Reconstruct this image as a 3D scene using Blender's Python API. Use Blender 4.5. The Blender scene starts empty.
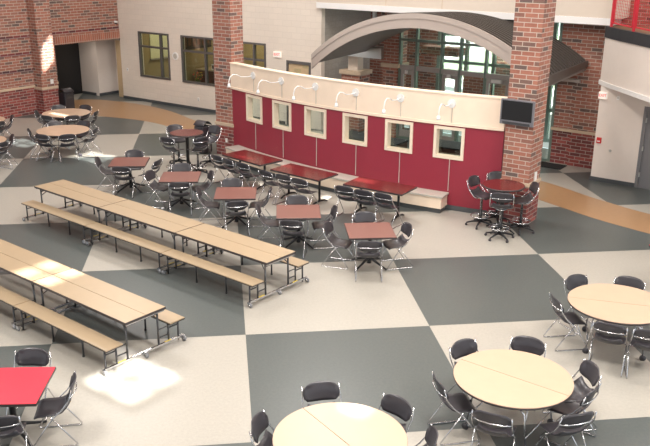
import bpy, bmesh, math, random
from mathutils import Vector, Matrix
random.seed(4)
PI = math.pi
S = bpy.context.scene
COL = S.collection

# ------------------------------------------------------------------ building frame
K = Vector((-8.33, 33.59, 0)); N = Vector((.811, -.585, 0)); E = Vector((.585, .811, 0))
N.normalize(); E = Vector((-N.y, N.x, 0))
NA = math.atan2(N.y, N.x)
def P(n, e, z=0.0): return K + N * n + E * e + Vector((0, 0, z))
ZAX = Vector((0, 0, 1))

# ------------------------------------------------------------------ materials
def newmat(name):
    m = bpy.data.materials.new(name); m.use_nodes = True
    nt = m.node_tree; b = nt.nodes['Principled BSDF']
    return m, nt, b
def mat(name, col, rough=.5, metal=0, noise=0, nscale=8, coat=0, bump=0, bscale=60):
    m, nt, b = newmat(name)
    b.inputs['Roughness'].default_value = rough; b.inputs['Metallic'].default_value = metal
    b.inputs['Coat Weight'].default_value = coat
    c = (*col, 1)
    if noise or bump:
        tc = nt.nodes.new('ShaderNodeTexCoord')
    if noise:
        n = nt.nodes.new('ShaderNodeTexNoise'); n.inputs['Scale'].default_value = nscale; n.inputs['Detail'].default_value = 4
        nt.links.new(tc.outputs['Object'], n.inputs['Vector'])
        mx = nt.nodes.new('ShaderNodeMix'); mx.data_type = 'RGBA'
        mx.inputs['A'].default_value = tuple(x * (1 - noise) for x in col) + (1,)
        mx.inputs['B'].default_value = tuple(min(1, x * (1 + noise)) for x in col) + (1,)
        nt.links.new(n.outputs['Fac'], mx.inputs['Factor']); nt.links.new(mx.outputs['Result'], b.inputs['Base Color'])
    else:
        b.inputs['Base Color'].default_value = c
    if bump:
        n2 = nt.nodes.new('ShaderNodeTexNoise'); n2.inputs['Scale'].default_value = bscale
        nt.links.new(tc.outputs['Object'], n2.inputs['Vector'])
        bp = nt.nodes.new('ShaderNodeBump'); bp.inputs['Strength'].default_value = bump; bp.inputs['Distance'].default_value = .01
        nt.links.new(n2.outputs['Fac'], bp.inputs['Height']); nt.links.new(bp.outputs['Normal'], b.inputs['Normal'])
    return m
def brickmat(name, stops, mortar, bw=.3, rh=.1, ms=.009, soldier=False, rough=.85, var=.2):
    m, nt, b = newmat(name); L = nt.links.new
    uv = nt.nodes.new('ShaderNodeUVMap'); uv.uv_map = 'UVMap'
    br = nt.nodes.new('ShaderNodeTexBrick')
    br.inputs['Color1'].default_value = (0, 0, 0, 1); br.inputs['Color2'].default_value = (1, 1, 1, 1)
    br.inputs['Mortar'].default_value = (0, 0, 0, 1); br.inputs['Scale'].default_value = 1
    br.inputs['Mortar Size'].default_value = ms; br.inputs['Mortar Smooth'].default_value = .15
    br.inputs['Brick Width'].default_value = bw; br.inputs['Row Height'].default_value = rh
    br.inputs['Bias'].default_value = 0
    if soldier: br.offset = 0
    L(uv.outputs['UV'], br.inputs['Vector'])
    cr = nt.nodes.new('ShaderNodeValToRGB'); cr.color_ramp.interpolation = 'LINEAR'
    el = cr.color_ramp.elements
    el[0].position = stops[0][0]; el[0].color = (*stops[0][1], 1)
    el[1].position = stops[-1][0]; el[1].color = (*stops[-1][1], 1)
    for p, c in stops[1:-1]:
        x = el.new(p); x.color = (*c, 1)
    L(br.outputs['Color'], cr.inputs['Fac'])
    ns = nt.nodes.new('ShaderNodeTexNoise'); ns.inputs['Scale'].default_value = 14; ns.inputs['Detail'].default_value = 5
    L(uv.outputs['UV'], ns.inputs['Vector'])
    mr = nt.nodes.new('ShaderNodeMapRange'); mr.inputs['To Min'].default_value = 1 - var; mr.inputs['To Max'].default_value = 1 + var
    L(ns.outputs['Fac'], mr.inputs['Value'])
    vm = nt.nodes.new('ShaderNodeVectorMath'); vm.operation = 'SCALE'
    L(cr.outputs['Color'], vm.inputs[0]); L(mr.outputs['Result'], vm.inputs['Scale'])
    mx = nt.nodes.new('ShaderNodeMix'); mx.data_type = 'RGBA'
    mx.inputs['B'].default_value = (*mortar, 1)
    L(vm.outputs['Vector'], mx.inputs['A']); L(br.outputs['Fac'], mx.inputs['Factor'])
    L(mx.outputs['Result'], b.inputs['Base Color']); b.inputs['Roughness'].default_value = rough
    bp = nt.nodes.new('ShaderNodeBump'); bp.inputs['Strength'].default_value = .5; bp.inputs['Distance'].default_value = .006; bp.invert = True
    L(br.outputs['Fac'], bp.inputs['Height']); L(bp.outputs['Normal'], b.inputs['Normal'])
    return m
RED = [(0, (.12, .085, .075)), (.14, (.18, .10, .08)), (.32, (.29, .11, .075)), (.65, (.355, .145, .10)), (1, (.30, .135, .10))]
M = {}
M['brick'] = brickmat('red_brick', RED, (.47, .39, .33))
M['brick_base'] = brickmat('wine_brick', [(0, (.13, .04, .04)), (.5, (.24, .05, .045)), (1, (.33, .085, .07))], (.38, .30, .26))
M['brick_band'] = brickmat('dark_brick_course', [(0, (.055, .03, .035)), (.5, (.15, .03, .035)), (1, (.2, .04, .04))], (.36, .28, .25))
M['brick_soldier'] = brickmat('soldier_brick', RED[2:], (.42, .36, .30), bw=.1, rh=.28, soldier=True) if False else brickmat('soldier_brick', [(0, (.3, .1, .06)), (1, (.44, .15, .09))], (.42, .36, .30), bw=.1, rh=.29, soldier=True)
M['block'] = brickmat('painted_block', [(0, (.73, .645, .56)), (1, (.76, .67, .58))], (.67, .59, .51), bw=.4, rh=.2, ms=.006, rough=.6, var=.03)
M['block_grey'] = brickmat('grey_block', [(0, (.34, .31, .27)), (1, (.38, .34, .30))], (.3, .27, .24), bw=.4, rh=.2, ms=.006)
M['stone'] = mat('tan_stone', (.55, .42, .30), .7, noise=.12)
M['plaster'] = mat('cream_plaster', (.64, .55, .46), .7, noise=.03)
M['plaster2'] = mat('pale_plaster', (.73, .645, .58), .7, noise=.03)
M['white'] = mat('white_trim', (.78, .76, .74), .5)
M['base'] = mat('dark_base', (.075, .08, .085), .35)
M['cream_wood'] = mat('cream_wood', (.80, .68, .53), .4, noise=.04)
M['redwall'] = mat('crimson_panel', (.27, .023, .042), .42, noise=.06, nscale=2)
M['maple'] = mat('maple_veneer', (.86, .70, .55), .4, noise=.07, nscale=3)
M['granite'] = mat('grey_laminate', (.48, .45, .40), .35, noise=.2, nscale=40)
M['black'] = mat('black_plastic', (.036, .032, .038), .40, coat=.2)
M['blackmetal'] = mat('black_metal', (.02, .02, .022), .35, metal=.3)
M['gunmetal'] = mat('dark_steel', (.09, .09, .095), .35, metal=.7)
M['chrome'] = mat('chrome', (.62, .62, .64), .22, metal=1)
M['rubber'] = mat('grey_rubber', (.25, .25, .26), .5)
M['edge'] = mat('dark_edge', (.05, .04, .04), .4)
M['frame'] = mat('bronze_frame', (.13, .12, .115), .45, metal=.3)
M['alu'] = mat('champagne_aluminium', (.42, .39, .37), .4, metal=.5)
M['greenalu'] = mat('green_grey_frame', (.20, .26, .22), .4, metal=.3)
M['roof'] = mat('brown_standing_seam', (.10, .085, .075), .35, metal=.4, noise=.1)
M['fascia'] = mat('taupe_fascia', (.40, .335, .295), .45, noise=.03)
M['soffit'] = mat('grey_soffit', (.24, .22, .20), .6)
M['rail'] = mat('red_railing', (.60, .025, .045), .4)
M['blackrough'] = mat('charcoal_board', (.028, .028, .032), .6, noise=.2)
M['carpet'] = mat('rust_floor', (.20, .105, .055), .8, noise=.15)
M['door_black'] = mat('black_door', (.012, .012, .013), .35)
M['door_grey'] = mat('grey_door', (.17, .165, .17), .45)
M['wood_door'] = mat('light_wood_door', (.55, .40, .24), .5, noise=.1)
M['sticker'] = mat('yellow_sticker', (.8, .6, .08), .5)
M['alarm'] = mat('alarm_red', (.6, .03, .03), .4)
M['yellow_wall'] = mat('cream_yellow_wall', (.30, .225, .13), .7)
M['board_white'] = mat('whiteboard', (.62, .60, .45), .3)
M['dark_wood'] = mat('dark_wood', (.10, .045, .03), .4, noise=.2)
M['concrete'] = mat('pavement', (.72, .70, .66), .9, noise=.08)
M['grass'] = mat('lawn_green', (.40, .46, .30), .9, noise=.3, nscale=4)
M['leaf'] = mat('leaf_green', (.06, .12, .03), .7)
M['flower'] = mat('flower_yellow', (.6, .35, .05), .6)
M['mat_black'] = mat('door_mat', (.02, .02, .02), .9, bump=.3)
M['steel'] = mat('stainless', (.55, .56, .53), .35, metal=.8)
M['screen'] = mat('tv_screen', (.004, .004, .005), .35)
M['tvbody'] = mat('tv_grey', (.16, .155, .17), .35)
M['tan_lam'] = mat('beige_laminate', (.375, .280, .180), .36, noise=.05, nscale=5)
M['round_lam'] = mat('maple_laminate', (.51, .36, .255), .36, noise=.05, nscale=5)
M['brickred_lam'] = mat('brick_red_laminate', (.20, .082, .068), .3, noise=.08, nscale=20)
M['deepred_lam'] = mat('deep_red_laminate', (.115, .014, .014), .22, noise=.06, nscale=12)
M['hotred_lam'] = mat('bright_red_laminate', (.66, .03, .055), .3, noise=.03)
M['orange'] = mat('orange_tile', (.37, .215, .11), .32, noise=.08, nscale=10)
m, nt, b = newmat('clear_glass')
b.inputs['Base Color'].default_value = (.85, .95, .9, 1); b.inputs['Roughness'].default_value = .02
out = nt.nodes['Material Output']
tr = nt.nodes.new('ShaderNodeBsdfTransparent'); tr.inputs['Color'].default_value = (.90, .95, .92, 1)
gl = nt.nodes.new('ShaderNodeBsdfGlossy'); gl.inputs['Roughness'].default_value = .03; gl.inputs['Color'].default_value = (.8, .9, .85, 1)
lw = nt.nodes.new('ShaderNodeLayerWeight'); lw.inputs['Blend'].default_value = .5
pw = nt.nodes.new('ShaderNodeMath'); pw.operation = 'POWER'; pw.inputs[1].default_value = 4; nt.links.new(lw.outputs['Facing'], pw.inputs[0])
fr = nt.nodes.new('ShaderNodeMath'); fr.operation = 'MULTIPLY_ADD'; fr.inputs[1].default_value = .8; fr.inputs[2].default_value = .04; nt.links.new(pw.outputs[0], fr.inputs[0])
ms = nt.nodes.new('ShaderNodeMixShader')
nt.links.new(fr.outputs[0], ms.inputs[0]); nt.links.new(tr.outputs[0], ms.inputs[1]); nt.links.new(gl.outputs[0], ms.inputs[2])
nt.links.new(ms.outputs[0], out.inputs['Surface'])
M['glass'] = m
def emis(name, col, s):
    m, nt, b = newmat(name); b.inputs['Base Color'].default_value = (*col, 1)
    b.inputs['Emission Color'].default_value = (*col, 1); b.inputs['Emission Strength'].default_value = s
    return m
M['exit_face'] = emis('exit_sign_face', (.9, .82, .75), .3)
M['exit_text'] = emis('exit_sign_red', (.7, .08, .06), .4)
M['lamp'] = emis('lamp_glow', (1, .85, .6), 1.5)
M['panel_light'] = emis('ceiling_panel_glow', (1, .96, .9), 3)

# checker floor: ten-foot squares turned 7.2 degrees, speckled terrazzo
m, nt, b = newmat('checker_terrazzo'); L = nt.links.new
tc = nt.nodes.new('ShaderNodeTexCoord'); mp = nt.nodes.new('ShaderNodeMapping'); mp.vector_type = 'TEXTURE'
mp.inputs['Location'].default_value = (-1.28, 12.05, 0); mp.inputs['Rotation'].default_value = (0, 0, math.radians(7.2))
mp.inputs['Scale'].default_value = (3.065, 3.065, 1)
L(tc.outputs['Object'], mp.inputs['Vector'])
sx = nt.nodes.new('ShaderNodeSeparateXYZ'); L(mp.outputs['Vector'], sx.inputs[0])
def mth(op, a, bb=None):
    n = nt.nodes.new('ShaderNodeMath'); n.operation = op
    if hasattr(a, 'node'): L(a, n.inputs[0])
    else: n.inputs[0].default_value = a
    if bb is not None:
        if hasattr(bb, 'node'): L(bb, n.inputs[1])
        else: n.inputs[1].default_value = bb
    return n.outputs[0]
fl = mth('FLOORED_MODULO', mth('ADD', mth('FLOOR', sx.outputs['X']), mth('FLOOR', sx.outputs['Y'])), 2)
sp = nt.nodes.new('ShaderNodeTexNoise'); sp.inputs['Scale'].default_value = 22; sp.inputs['Detail'].default_value = 6; sp.inputs['Roughness'].default_value = .8
L(tc.outputs['Object'], sp.inputs['Vector'])
lg = nt.nodes.new('ShaderNodeTexNoise'); lg.inputs['Scale'].default_value = .5; L(tc.outputs['Object'], lg.inputs['Vector'])
def mixc(A, B, f):
    n = nt.nodes.new('ShaderNodeMix'); n.data_type = 'RGBA'
    for s, v in (('A', A), ('B', B)):
        if hasattr(v, 'node'): L(v, n.inputs[s])
        else: n.inputs[s].default_value = (*v, 1)
    if hasattr(f, 'node'): L(f, n.inputs['Factor'])
    else: n.inputs['Factor'].default_value = f
    return n.outputs['Result']
light = mixc((.29, .27, .235), (.475, .445, .395), sp.outputs['Fac'])
dark = mixc((.054, .064, .062), (.125, .137, .132), sp.outputs['Fac'])
L(mixc(light, dark, fl), b.inputs['Base Color'])
mr = nt.nodes.new('ShaderNodeMapRange'); mr.inputs['To Min'].default_value = .3; mr.inputs['To Max'].default_value = .36
L(lg.outputs['Fac'], mr.inputs['Value']); L(mr.outputs['Result'], b.inputs['Roughness'])
b.inputs['Specular IOR Level'].default_value = .4
M['floor'] = m

# ------------------------------------------------------------------ mesh building
class MB:
    def __init__(s): s.bm = bmesh.new(); s.mi = 0; s.mats = []
    def use(s, m):
        if m not in s.mats: s.mats.append(m)
        s.mi = s.mats.index(m); return s
    def _mark(s, faces, smooth=False):
        for f in faces: f.material_index = s.mi; f.smooth = smooth
    def hexa(s, pts):
        v = [s.bm.verts.new(p) for p in pts]
        fs = [s.bm.faces.new([v[i] for i in q]) for q in ((3, 2, 1, 0), (4, 5, 6, 7), (0, 1, 5, 4), (1, 2, 6, 5), (2, 3, 7, 6), (3, 0, 4, 7))]
        s._mark(fs); return s
    def box(s, x0, x1, y0, y1, z0, z1):
        return s.hexa([(x0, y0, z0), (x1, y0, z0), (x1, y1, z0), (x0, y1, z0), (x0, y0, z1), (x1, y0, z1), (x1, y1, z1), (x0, y1, z1)])
    def nbox(s, n0, n1, e0, e1, z0, z1):
        return s.hexa([P(n0, e0, z0), P(n1, e0, z0), P(n1, e1, z0), P(n0, e1, z0), P(n0, e0, z1), P(n1, e0, z1), P(n1, e1, z1), P(n0, e1, z1)])
    def bar(s, a, b, w, h=None):
        a = Vector(a); b = Vector(b); h = h or w; d = (b - a).normalized()
        u = d.cross(ZAX)
        if u.length < 1e-3: u = Vector((1, 0, 0))
        u.normalize(); v = u.cross(d)
        q = [(-1, -1), (1, -1), (1, 1), (-1, 1)]
        return s.hexa([a + u * i * w / 2 + v * j * h / 2 for i, j in q] + [b + u * i * w / 2 + v * j * h / 2 for i, j in q])
    def tube(s, pts, r, n=6, closed=False):
        pts = [Vector(p) for p in pts]; rings = []; m = len(pts)
        prev = None
        for i, p in enumerate(pts):
            a = pts[i - 1] if (i or closed) else p; c = pts[(i + 1) % m] if (i < m - 1 or closed) else p
            d = (c - a).normalized()
            if prev is None:
                u = d.cross(ZAX)
                if u.length < .05: u = d.cross(Vector((1, 0, 0)))
            else: u = prev - d * prev.dot(d)
            u.normalize(); prev = u; v = d.cross(u)
            rr = r[i] if isinstance(r, (list, tuple)) else r
            rings.append([s.bm.verts.new(p + (u * math.cos(2 * PI * k / n) + v * math.sin(2 * PI * k / n)) * rr) for k in range(n)])
        fs = []
        for i in range(m if closed else m - 1):
            A, B = rings[i], rings[(i + 1) % m]
            for k in range(n): fs.append(s.bm.faces.new([A[k], A[(k + 1) % n], B[(k + 1) % n], B[k]]))
        if not closed:
            fs.append(s.bm.faces.new(rings[0][::-1])); fs.append(s.bm.faces.new(rings[-1]))
        s._mark(fs, True); return s
    def lathe(s, prof, c=(0, 0, 0), n=24, smooth=True):
        c = Vector(c); rings = []
        for r, z in prof:
            rings.append([s.bm.verts.new(c + Vector((r * math.cos(2 * PI * k / n), r * math.sin(2 * PI * k / n), z))) for k in range(n)] if r > 1e-5 else [s.bm.verts.new(c + Vector((0, 0, z)))])
        fs = []
        for A, B in zip(rings, rings[1:]):
            for k in range(n):
                k2 = (k + 1) % n
                if len(A) == 1 and len(B) == 1: continue
                if len(A) == 1: fs.append(s.bm.faces.new([A[0], B[k2], B[k]][::-1]))
                elif len(B) == 1: fs.append(s.bm.faces.new([A[k], A[k2], B[0]]))
                else: fs.append(s.bm.faces.new([A[k], A[k2], B[k2], B[k]]))
        s._mark(fs, smooth); return s
    def poly(s, pts, z0, z1):
        a = [s.bm.verts.new((p[0], p[1], z0)) for p in pts]; b = [s.bm.verts.new((p[0], p[1], z1)) for p in pts]
        n = len(pts); fs = [s.bm.faces.new(b), s.bm.faces.new(a[::-1])]
        for i in range(n): fs.append(s.bm.faces.new([a[i], a[(i + 1) % n], b[(i + 1) % n], b[i]]))
        s._mark(fs); return s
    def shell(s, f, nu, nv, th):
        """closed thin curved plate; f(u,v) with u,v in 0..1"""
        g = [[Vector(f(i / nu, j / nv)) for j in range(nv + 1)] for i in range(nu + 1)]
        def nrm(i, j):
            a = g[min(i + 1, nu)][j] - g[max(i - 1, 0)][j]; b = g[i][min(j + 1, nv)] - g[i][max(j - 1, 0)]
            return a.cross(b).normalized()
        T = [[s.bm.verts.new(g[i][j]) for j in range(nv + 1)] for i in range(nu + 1)]
        B = [[s.bm.verts.new(g[i][j] - nrm(i, j) * th) for j in range(nv + 1)] for i in range(nu + 1)]
        fs = []
        for i in range(nu):
            for j in range(nv):
                fs.append(s.bm.faces.new([T[i][j], T[i + 1][j], T[i + 1][j + 1], T[i][j + 1]]))
                fs.append(s.bm.faces.new([B[i][j], B[i][j + 1], B[i + 1][j + 1], B[i + 1][j]]))
        for i in range(nu):
            for j in (0, nv):
                q = [T[i][j], B[i][j], B[i + 1][j], T[i + 1][j]]; fs.append(s.bm.faces.new(q if j == 0 else q[::-1]))
        for j in range(nv):
            for i in (0, nu):
                q = [T[i][j], T[i][j + 1], B[i][j + 1], B[i][j]]; fs.append(s.bm.faces.new(q if i == 0 else q[::-1]))
        s._mark(fs, True); return s
    def build(s, name, m=None, parent=None, fix=True, uvoff=None):
        bm = s.bm
        if fix: bmesh.ops.recalc_face_normals(bm, faces=bm.faces)
        bm.normal_update()
        uv = bm.loops.layers.uv.new('UVMap')
        for f in bm.faces:
            n = f.normal
            if abs(n.z) < .6:
                t = ZAX.cross(n)
                if t.length < 1e-6: t = Vector((1, 0, 0))
                t.normalize()
                for l in f.loops: l[uv].uv = (l.vert.co.dot(t), l.vert.co.z + (uvoff or 0))
            else:
                for l in f.loops: l[uv].uv = (l.vert.co.dot(N), l.vert.co.dot(E))
        me = bpy.data.meshes.new(name); bm.to_mesh(me); bm.free()
        if m is not None and not s.mats: me.materials.append(m)
        for x in s.mats: me.materials.append(x)
        o = bpy.data.objects.new(name, me); COL.objects.link(o); o.parent = parent
        return o
def bevel(o, w=.006, seg=2):
    md = o.modifiers.new('Bevel', 'BEVEL'); md.width = w; md.segments = seg; md.limit_method = 'ANGLE'; md.angle_limit = .7
    return o
def tag(o, label=None, cat=None, group=None, kind=None):
    if label: o['label'] = label
    if cat: o['category'] = cat
    if group: o['group'] = group
    if kind: o['kind'] = kind
    return o
def struct(o, label=None):
    o['kind'] = 'structure'
    if label: o['label'] = label
    return o
def empty(name, loc, rz=0):
    o = bpy.data.objects.new(name, None); COL.objects.link(o); o.location = loc; o.rotation_euler = (0, 0, rz)
    o.empty_display_size = .2
    return o
def kids(o): return [c for c in bpy.data.objects if c.parent == o]
def copy_tree(o, parent=None):
    c = o.copy(); COL.objects.link(c); c.parent = parent
    for ch in kids(o): copy_tree(ch, c)
    return c
class Proto:
    """first use moves the prototype itself, later uses copy it"""
    def __init__(s, root): s.root = root; s.used = False
    def put(s, loc, rz, label, group=None, cat=None):
        o = copy_tree(s.root) if s.used else s.root
        s.used = True
        o.location = loc; o.rotation_euler = (0, 0, rz); o['label'] = label
        if group: o['group'] = group
        elif 'group' in o: del o['group']
        if cat: o['category'] = cat
        return o
D2R = math.radians

# ================================================================== SETTING
mb = MB(); mb.poly([P(-8, -60), P(40, -60), P(40, .65), P(-8, .65)][::1], -.2, 0)
mb.poly([P(-8, .65), P(40, .65), P(40, 2.2), P(-8, 2.2)], -.2, 0)
struct(mb.build('floor', M['floor']), 'glossy terrazzo checkerboard of beige and dark grey squares')

def band(up, lo, name, label):
    mb = MB(); n = len(up)
    a = [mb.bm.verts.new((x, y, .003)) for x, y in up]; c = [mb.bm.verts.new((x, y, .003)) for x, y in lo]
    a2 = [mb.bm.verts.new((x, y, -.01)) for x, y in up]; c2 = [mb.bm.verts.new((x, y, -.01)) for x, y in lo]
    fs = []
    for i in range(n - 1):
        fs += [mb.bm.faces.new([a[i], a[i + 1], c[i + 1], c[i]]), mb.bm.faces.new([a2[i], a2[i + 1], a[i + 1], a[i]]), mb.bm.faces.new([c2[i], c2[i + 1], c[i + 1], c[i]])]
    return struct(mb.build(name, M['orange'], fix=True), label)
def arcpts(ctrl, n=28):
    # Catmull-Rom through control points
    c = [ctrl[0]] + list(ctrl) + [ctrl[-1]]; out = []
    for i in range(1, len(c) - 2):
        for k in range(n // (len(ctrl) - 1)):
            t = k / (n // (len(ctrl) - 1))
            q = []
            for d in (0, 1):
                p0, p1, p2, p3 = (c[i - 1][d], c[i][d], c[i + 1][d], c[i + 2][d])
                q.append(.5 * (2 * p1 + (p2 - p0) * t + (2 * p0 - 5 * p1 + 4 * p2 - p3) * t * t + (3 * p1 - p0 - 3 * p2 + p3) * t ** 3))
            out.append(tuple(q))
    out.append(tuple(ctrl[-1])); return out
up = arcpts([(-11.2, 32.6), (-9.6, 33.2), (-7.6, 32.35), (-6.1, 31.05), (-4.91, 29.4), (-3.6, 27.4)])
lo = arcpts([(-10.0, 30.8), (-9.0, 30.1), (-7.9, 29.65), (-6.6, 29.05), (-5.4, 28.0), (-4.3, 26.4)])
band(up, lo, 'trim_20', 'orange curved floor band sweeping past the far left offices')
up = arcpts([(4.6, 23.2), (6.05, 21.21), (6.85, 19.85), (7.75, 18.6), (9.4, 16.9), (11.5, 15.4)])
lo = arcpts([(4.2, 22.0), (5.30, 19.85), (5.9, 18.9), (6.55, 17.95), (7.9, 16.55), (10, 15.2)])
band(up, lo, 'trim_21', 'orange curved floor band right of the brick column with the screen')

# white office wall (e = 0) with three windows and door openings
HC = 9.5
def wall_holes(mb, u0, u1, z0, z1, holes, f):
    us = sorted({u0, u1, *[h[0] for h in holes], *[h[1] for h in holes]}); zs = sorted({z0, z1, *[h[2] for h in holes], *[h[3] for h in holes]})
    for a, b_ in zip(us, us[1:]):
        for c, d in zip(zs, zs[1:]):
            if any(h[0] < (a + b_) / 2 < h[1] and h[2] < (c + d) / 2 < h[3] for h in holes): continue
            f(a, b_, c, d)
    return mb
W_HOLES = [(1.12, 2.83, 1.0, 2.77), (3.48, 5.22, 1.0, 2.77), (6.0, 7.66, 1.0, 2.75), (8.58, 9.63, 0, 2.26)]
mb = MB()
wall_holes(mb, 0, 10.06, 0, HC, W_HOLES, lambda a, b_, c, d: mb.nbox(a, b_, 0, .2, c, d))
struct(mb.build('wall_back', M['block']), 'pale painted block wall with office windows')
# clean wall pieces use shared edges: baseboard
def nbase(n0, n1, e0, e1, name, h=.11):
    mb = MB(); mb.nbox(n0, n1, e0, e1, 0, h); return struct(mb.build(name, M['base']))
nbase(.0, 8.5, -.02, 0, 'baseboard_back')
# windows
def office_window(n0, n1, z0, z1, idx, splitn, splitz):
    mb = MB(); w = .07
    mb.nbox(n0 + .001, n1 - .001, -.03, .1, z0, z0 + w).nbox(n0 + .001, n1 - .001, -.03, .1, z1 - w, z1)
    mb.nbox(n0, n0 + w, -.03, .1, z0 + w, z1 - w).nbox(n1 - w, n1, -.03, .1, z0 + w, z1 - w)
    mb.nbox(splitn - w / 2, splitn + w / 2, -.025, .095, z0 + w, z1 - w)
    mb.nbox(n0 + w, splitn - w / 2, -.02, .09, splitz - w / 2, splitz + w / 2).nbox(splitn + w / 2, n1 - w, -.02, .09, splitz - w / 2, splitz + w / 2)
    o = struct(mb.build('window_%d' % idx, M['frame']))
    g = MB(); g.nbox(n0 + w, n1 - w, .03, .04, z0 + w, z1 - w); g.build('glass_pane', M['glass'], o)
office_window(1.12, 2.83, 1.0, 2.77, 1, 2.35, 2.2)
office_window(3.48, 5.22, 1.0, 2.77, 2, 4.72, 2.2)
office_window(6.0, 7.66, 1.0, 2.75, 3, 7.1, 2.15)
# offices behind
mb = MB(); mb.nbox(.2, 8.4, 3.2, 3.35, 0, 3.2); struct(mb.build('wall_office', M['yellow_wall']), 'yellow office wall behind the windows')
for n in (.2, 3.1, 5.8, 8.3):
    mb = MB(); mb.nbox(n, n + .1, .2, 3.2, 0, 3.2); struct(mb.build('wall_office', M['yellow_wall']), 'yellow office partition')
mb = MB(); mb.nbox(.2, 8.4, .2, 3.35, 3.2, 3.3); struct(mb.build('ceiling_office', M['plaster']))
mb = MB(); mb.nbox(.302, .34, 1.3, 2.5, 1.5, 2.55)
bd = tag(mb.build('whiteboard', M['board_white']), 'pale whiteboard on the yellow wall inside the far left office', 'whiteboard')
mb = MB(); mb.nbox(.3, .4, 1.25, 2.55, 1.44, 1.5); mb.build('marker_tray', M['alu'], bd)
mb = MB(); mb.nbox(.52, .62, 1.4, 2.1, 1.4, 1.9)
dk = empty('office_desk', P(4.6, .9)); tag(dk, 'dark wooden desk behind the second office window', 'desk')
mb = MB(); mb.nbox(3.3, 5.7, .9, 1.7, 1.36, 1.4); o = mb.build('desk_top', M['tan_lam']); 
mb2 = MB(); mb2.nbox(3.35, 5.65, .95, 1.65, 0, 1.36); o2 = mb2.build('pedestal', M['dark_wood'])
for x in (o, o2): x.parent = dk; x.matrix_parent_inverse = Matrix.Translation(-dk.location)
pf = MB(); pf.nbox(4.02, 4.3, 1.04, 1.07, 1.402, 1.62)
o = tag(pf.build('picture_frame', M['white']), 'small white picture frame standing on the dark office desk', 'picture frame')
pf = MB(); pf.nbox(4.06, 4.26, 1.032, 1.04, 1.445, 1.58); pf.build('picture', M['dark_wood'], o)
fl_ = empty('flower_arrangement', P(3.8, .5, 0)); tag(fl_, 'small yellow and red flower arrangement low in the second office window', 'flowers')
mb = MB(); mb.lathe([(.0, 0), (.1, 0), (.13, .35), (.09, .95), (.08, .95), (.0, .9)], (0, 0, 0), 12); mb.build('stand_vase', M['dark_wood'], fl_)
mb = MB(); rr = random.Random(3)
for k in range(26):
    a = rr.random() * 6.28; r_ = rr.random() * .2; h = rr.uniform(.15, .42); p = Vector((r_ * math.cos(a), r_ * math.sin(a), .93 + h))
    mb.use(M['leaf']).tube([(0, 0, .9), p], .006, 4); mb.use(M['flower'] if k % 2 else M['alarm']).lathe([(0, -.02), (.03, 0), (0, .02)], p, 6)
mb.build('blooms', None, fl_)
mb = MB(); mb.nbox(3.202, 3.24, .3, 1.9, 2.15, 2.75); 
o = tag(mb.build('bulletin_board', M['blackrough']), 'dark board high on the wall inside the second office', 'board')
mb = MB()
for k in range(6): mb.nbox(3.24, 3.25, .36 + k * .25, .52 + k * .25, 2.25 + .05 * (k % 2), 2.65)
mb.build('pinned_papers', M['dark_wood'], o)

# left brick wall (n = 0) with the recess
mb = MB(); mb.nbox(-.3, 0, -14, -3.12, 1.06, HC)
mb.nbox(-.3, 0, -3.12, 0, 2.69, HC)
struct(mb.build('wall_left', M['brick']), 'red brick side wall')
mb = MB(); mb.nbox(-.3, 0.001, -14, -3.12, 0, .98); struct(mb.build('trim_22', M['brick_base']), 'wine red brick base of the side wall')
mb = MB(); mb.nbox(-.3, .035, -14, -3.12, .98, 1.06); struct(mb.build('trim_1', M['stone']), 'tan stone belt course on the left wall')
mb = MB()
for z in (1.6, 2.2, 2.8): mb.nbox(-.02, .004, -14, -4.15, z - .03, z + .07)
mb.nbox(-.02, .004, -3.5, 0, 2.8, 2.88)
struct(mb.build('trim_2', M['brick_band']), 'dark brick accent courses on the left wall')
mb = MB(); mb.nbox(-.3, .012, -3.12, 0.0, 2.41, 2.7); struct(mb.build('trim_3', M['brick_soldier'], uvoff=-.12), 'upright soldier course above the recess')
mb = MB(); mb.nbox(-1.4, -.3, -3.1, .85, 2.41, 2.6).nbox(-5.2, -1.4, -3.1, .85, 2.41, 2.6); struct(mb.build('ceiling_recess', M['plaster']))
mb = MB(); mb.nbox(-2.25, -1.35, -.3, -.1, 0, 2.41).nbox(-1.35, -1.15, -.3, .78, 0, 2.41).nbox(-1.15, 0, .68, .85, 0, 2.41).nbox(-.1, 0, .2, .68, 0, 2.41)
struct(mb.build('wall_inner_left', M['plaster2']), 'plain pale walls of the recess')
mb = MB(); mb.nbox(-2.25, -1.35, -.32, -.3, 0, .11).nbox(-1.15, -1.13, -.3, .68, 0, .11).nbox(-1.13, -.45, .66, .68, 0, .11); struct(mb.build('baseboard_recess', M['base']))
mb = MB(); mb.nbox(-5.2, -.3, -3.3, -3.1, 0, 2.6); mb.nbox(-2.45, -2.25, -3.1, -.1, 2.3, 2.41); struct(mb.build('wall_near_left', M['blackrough']))
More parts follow.
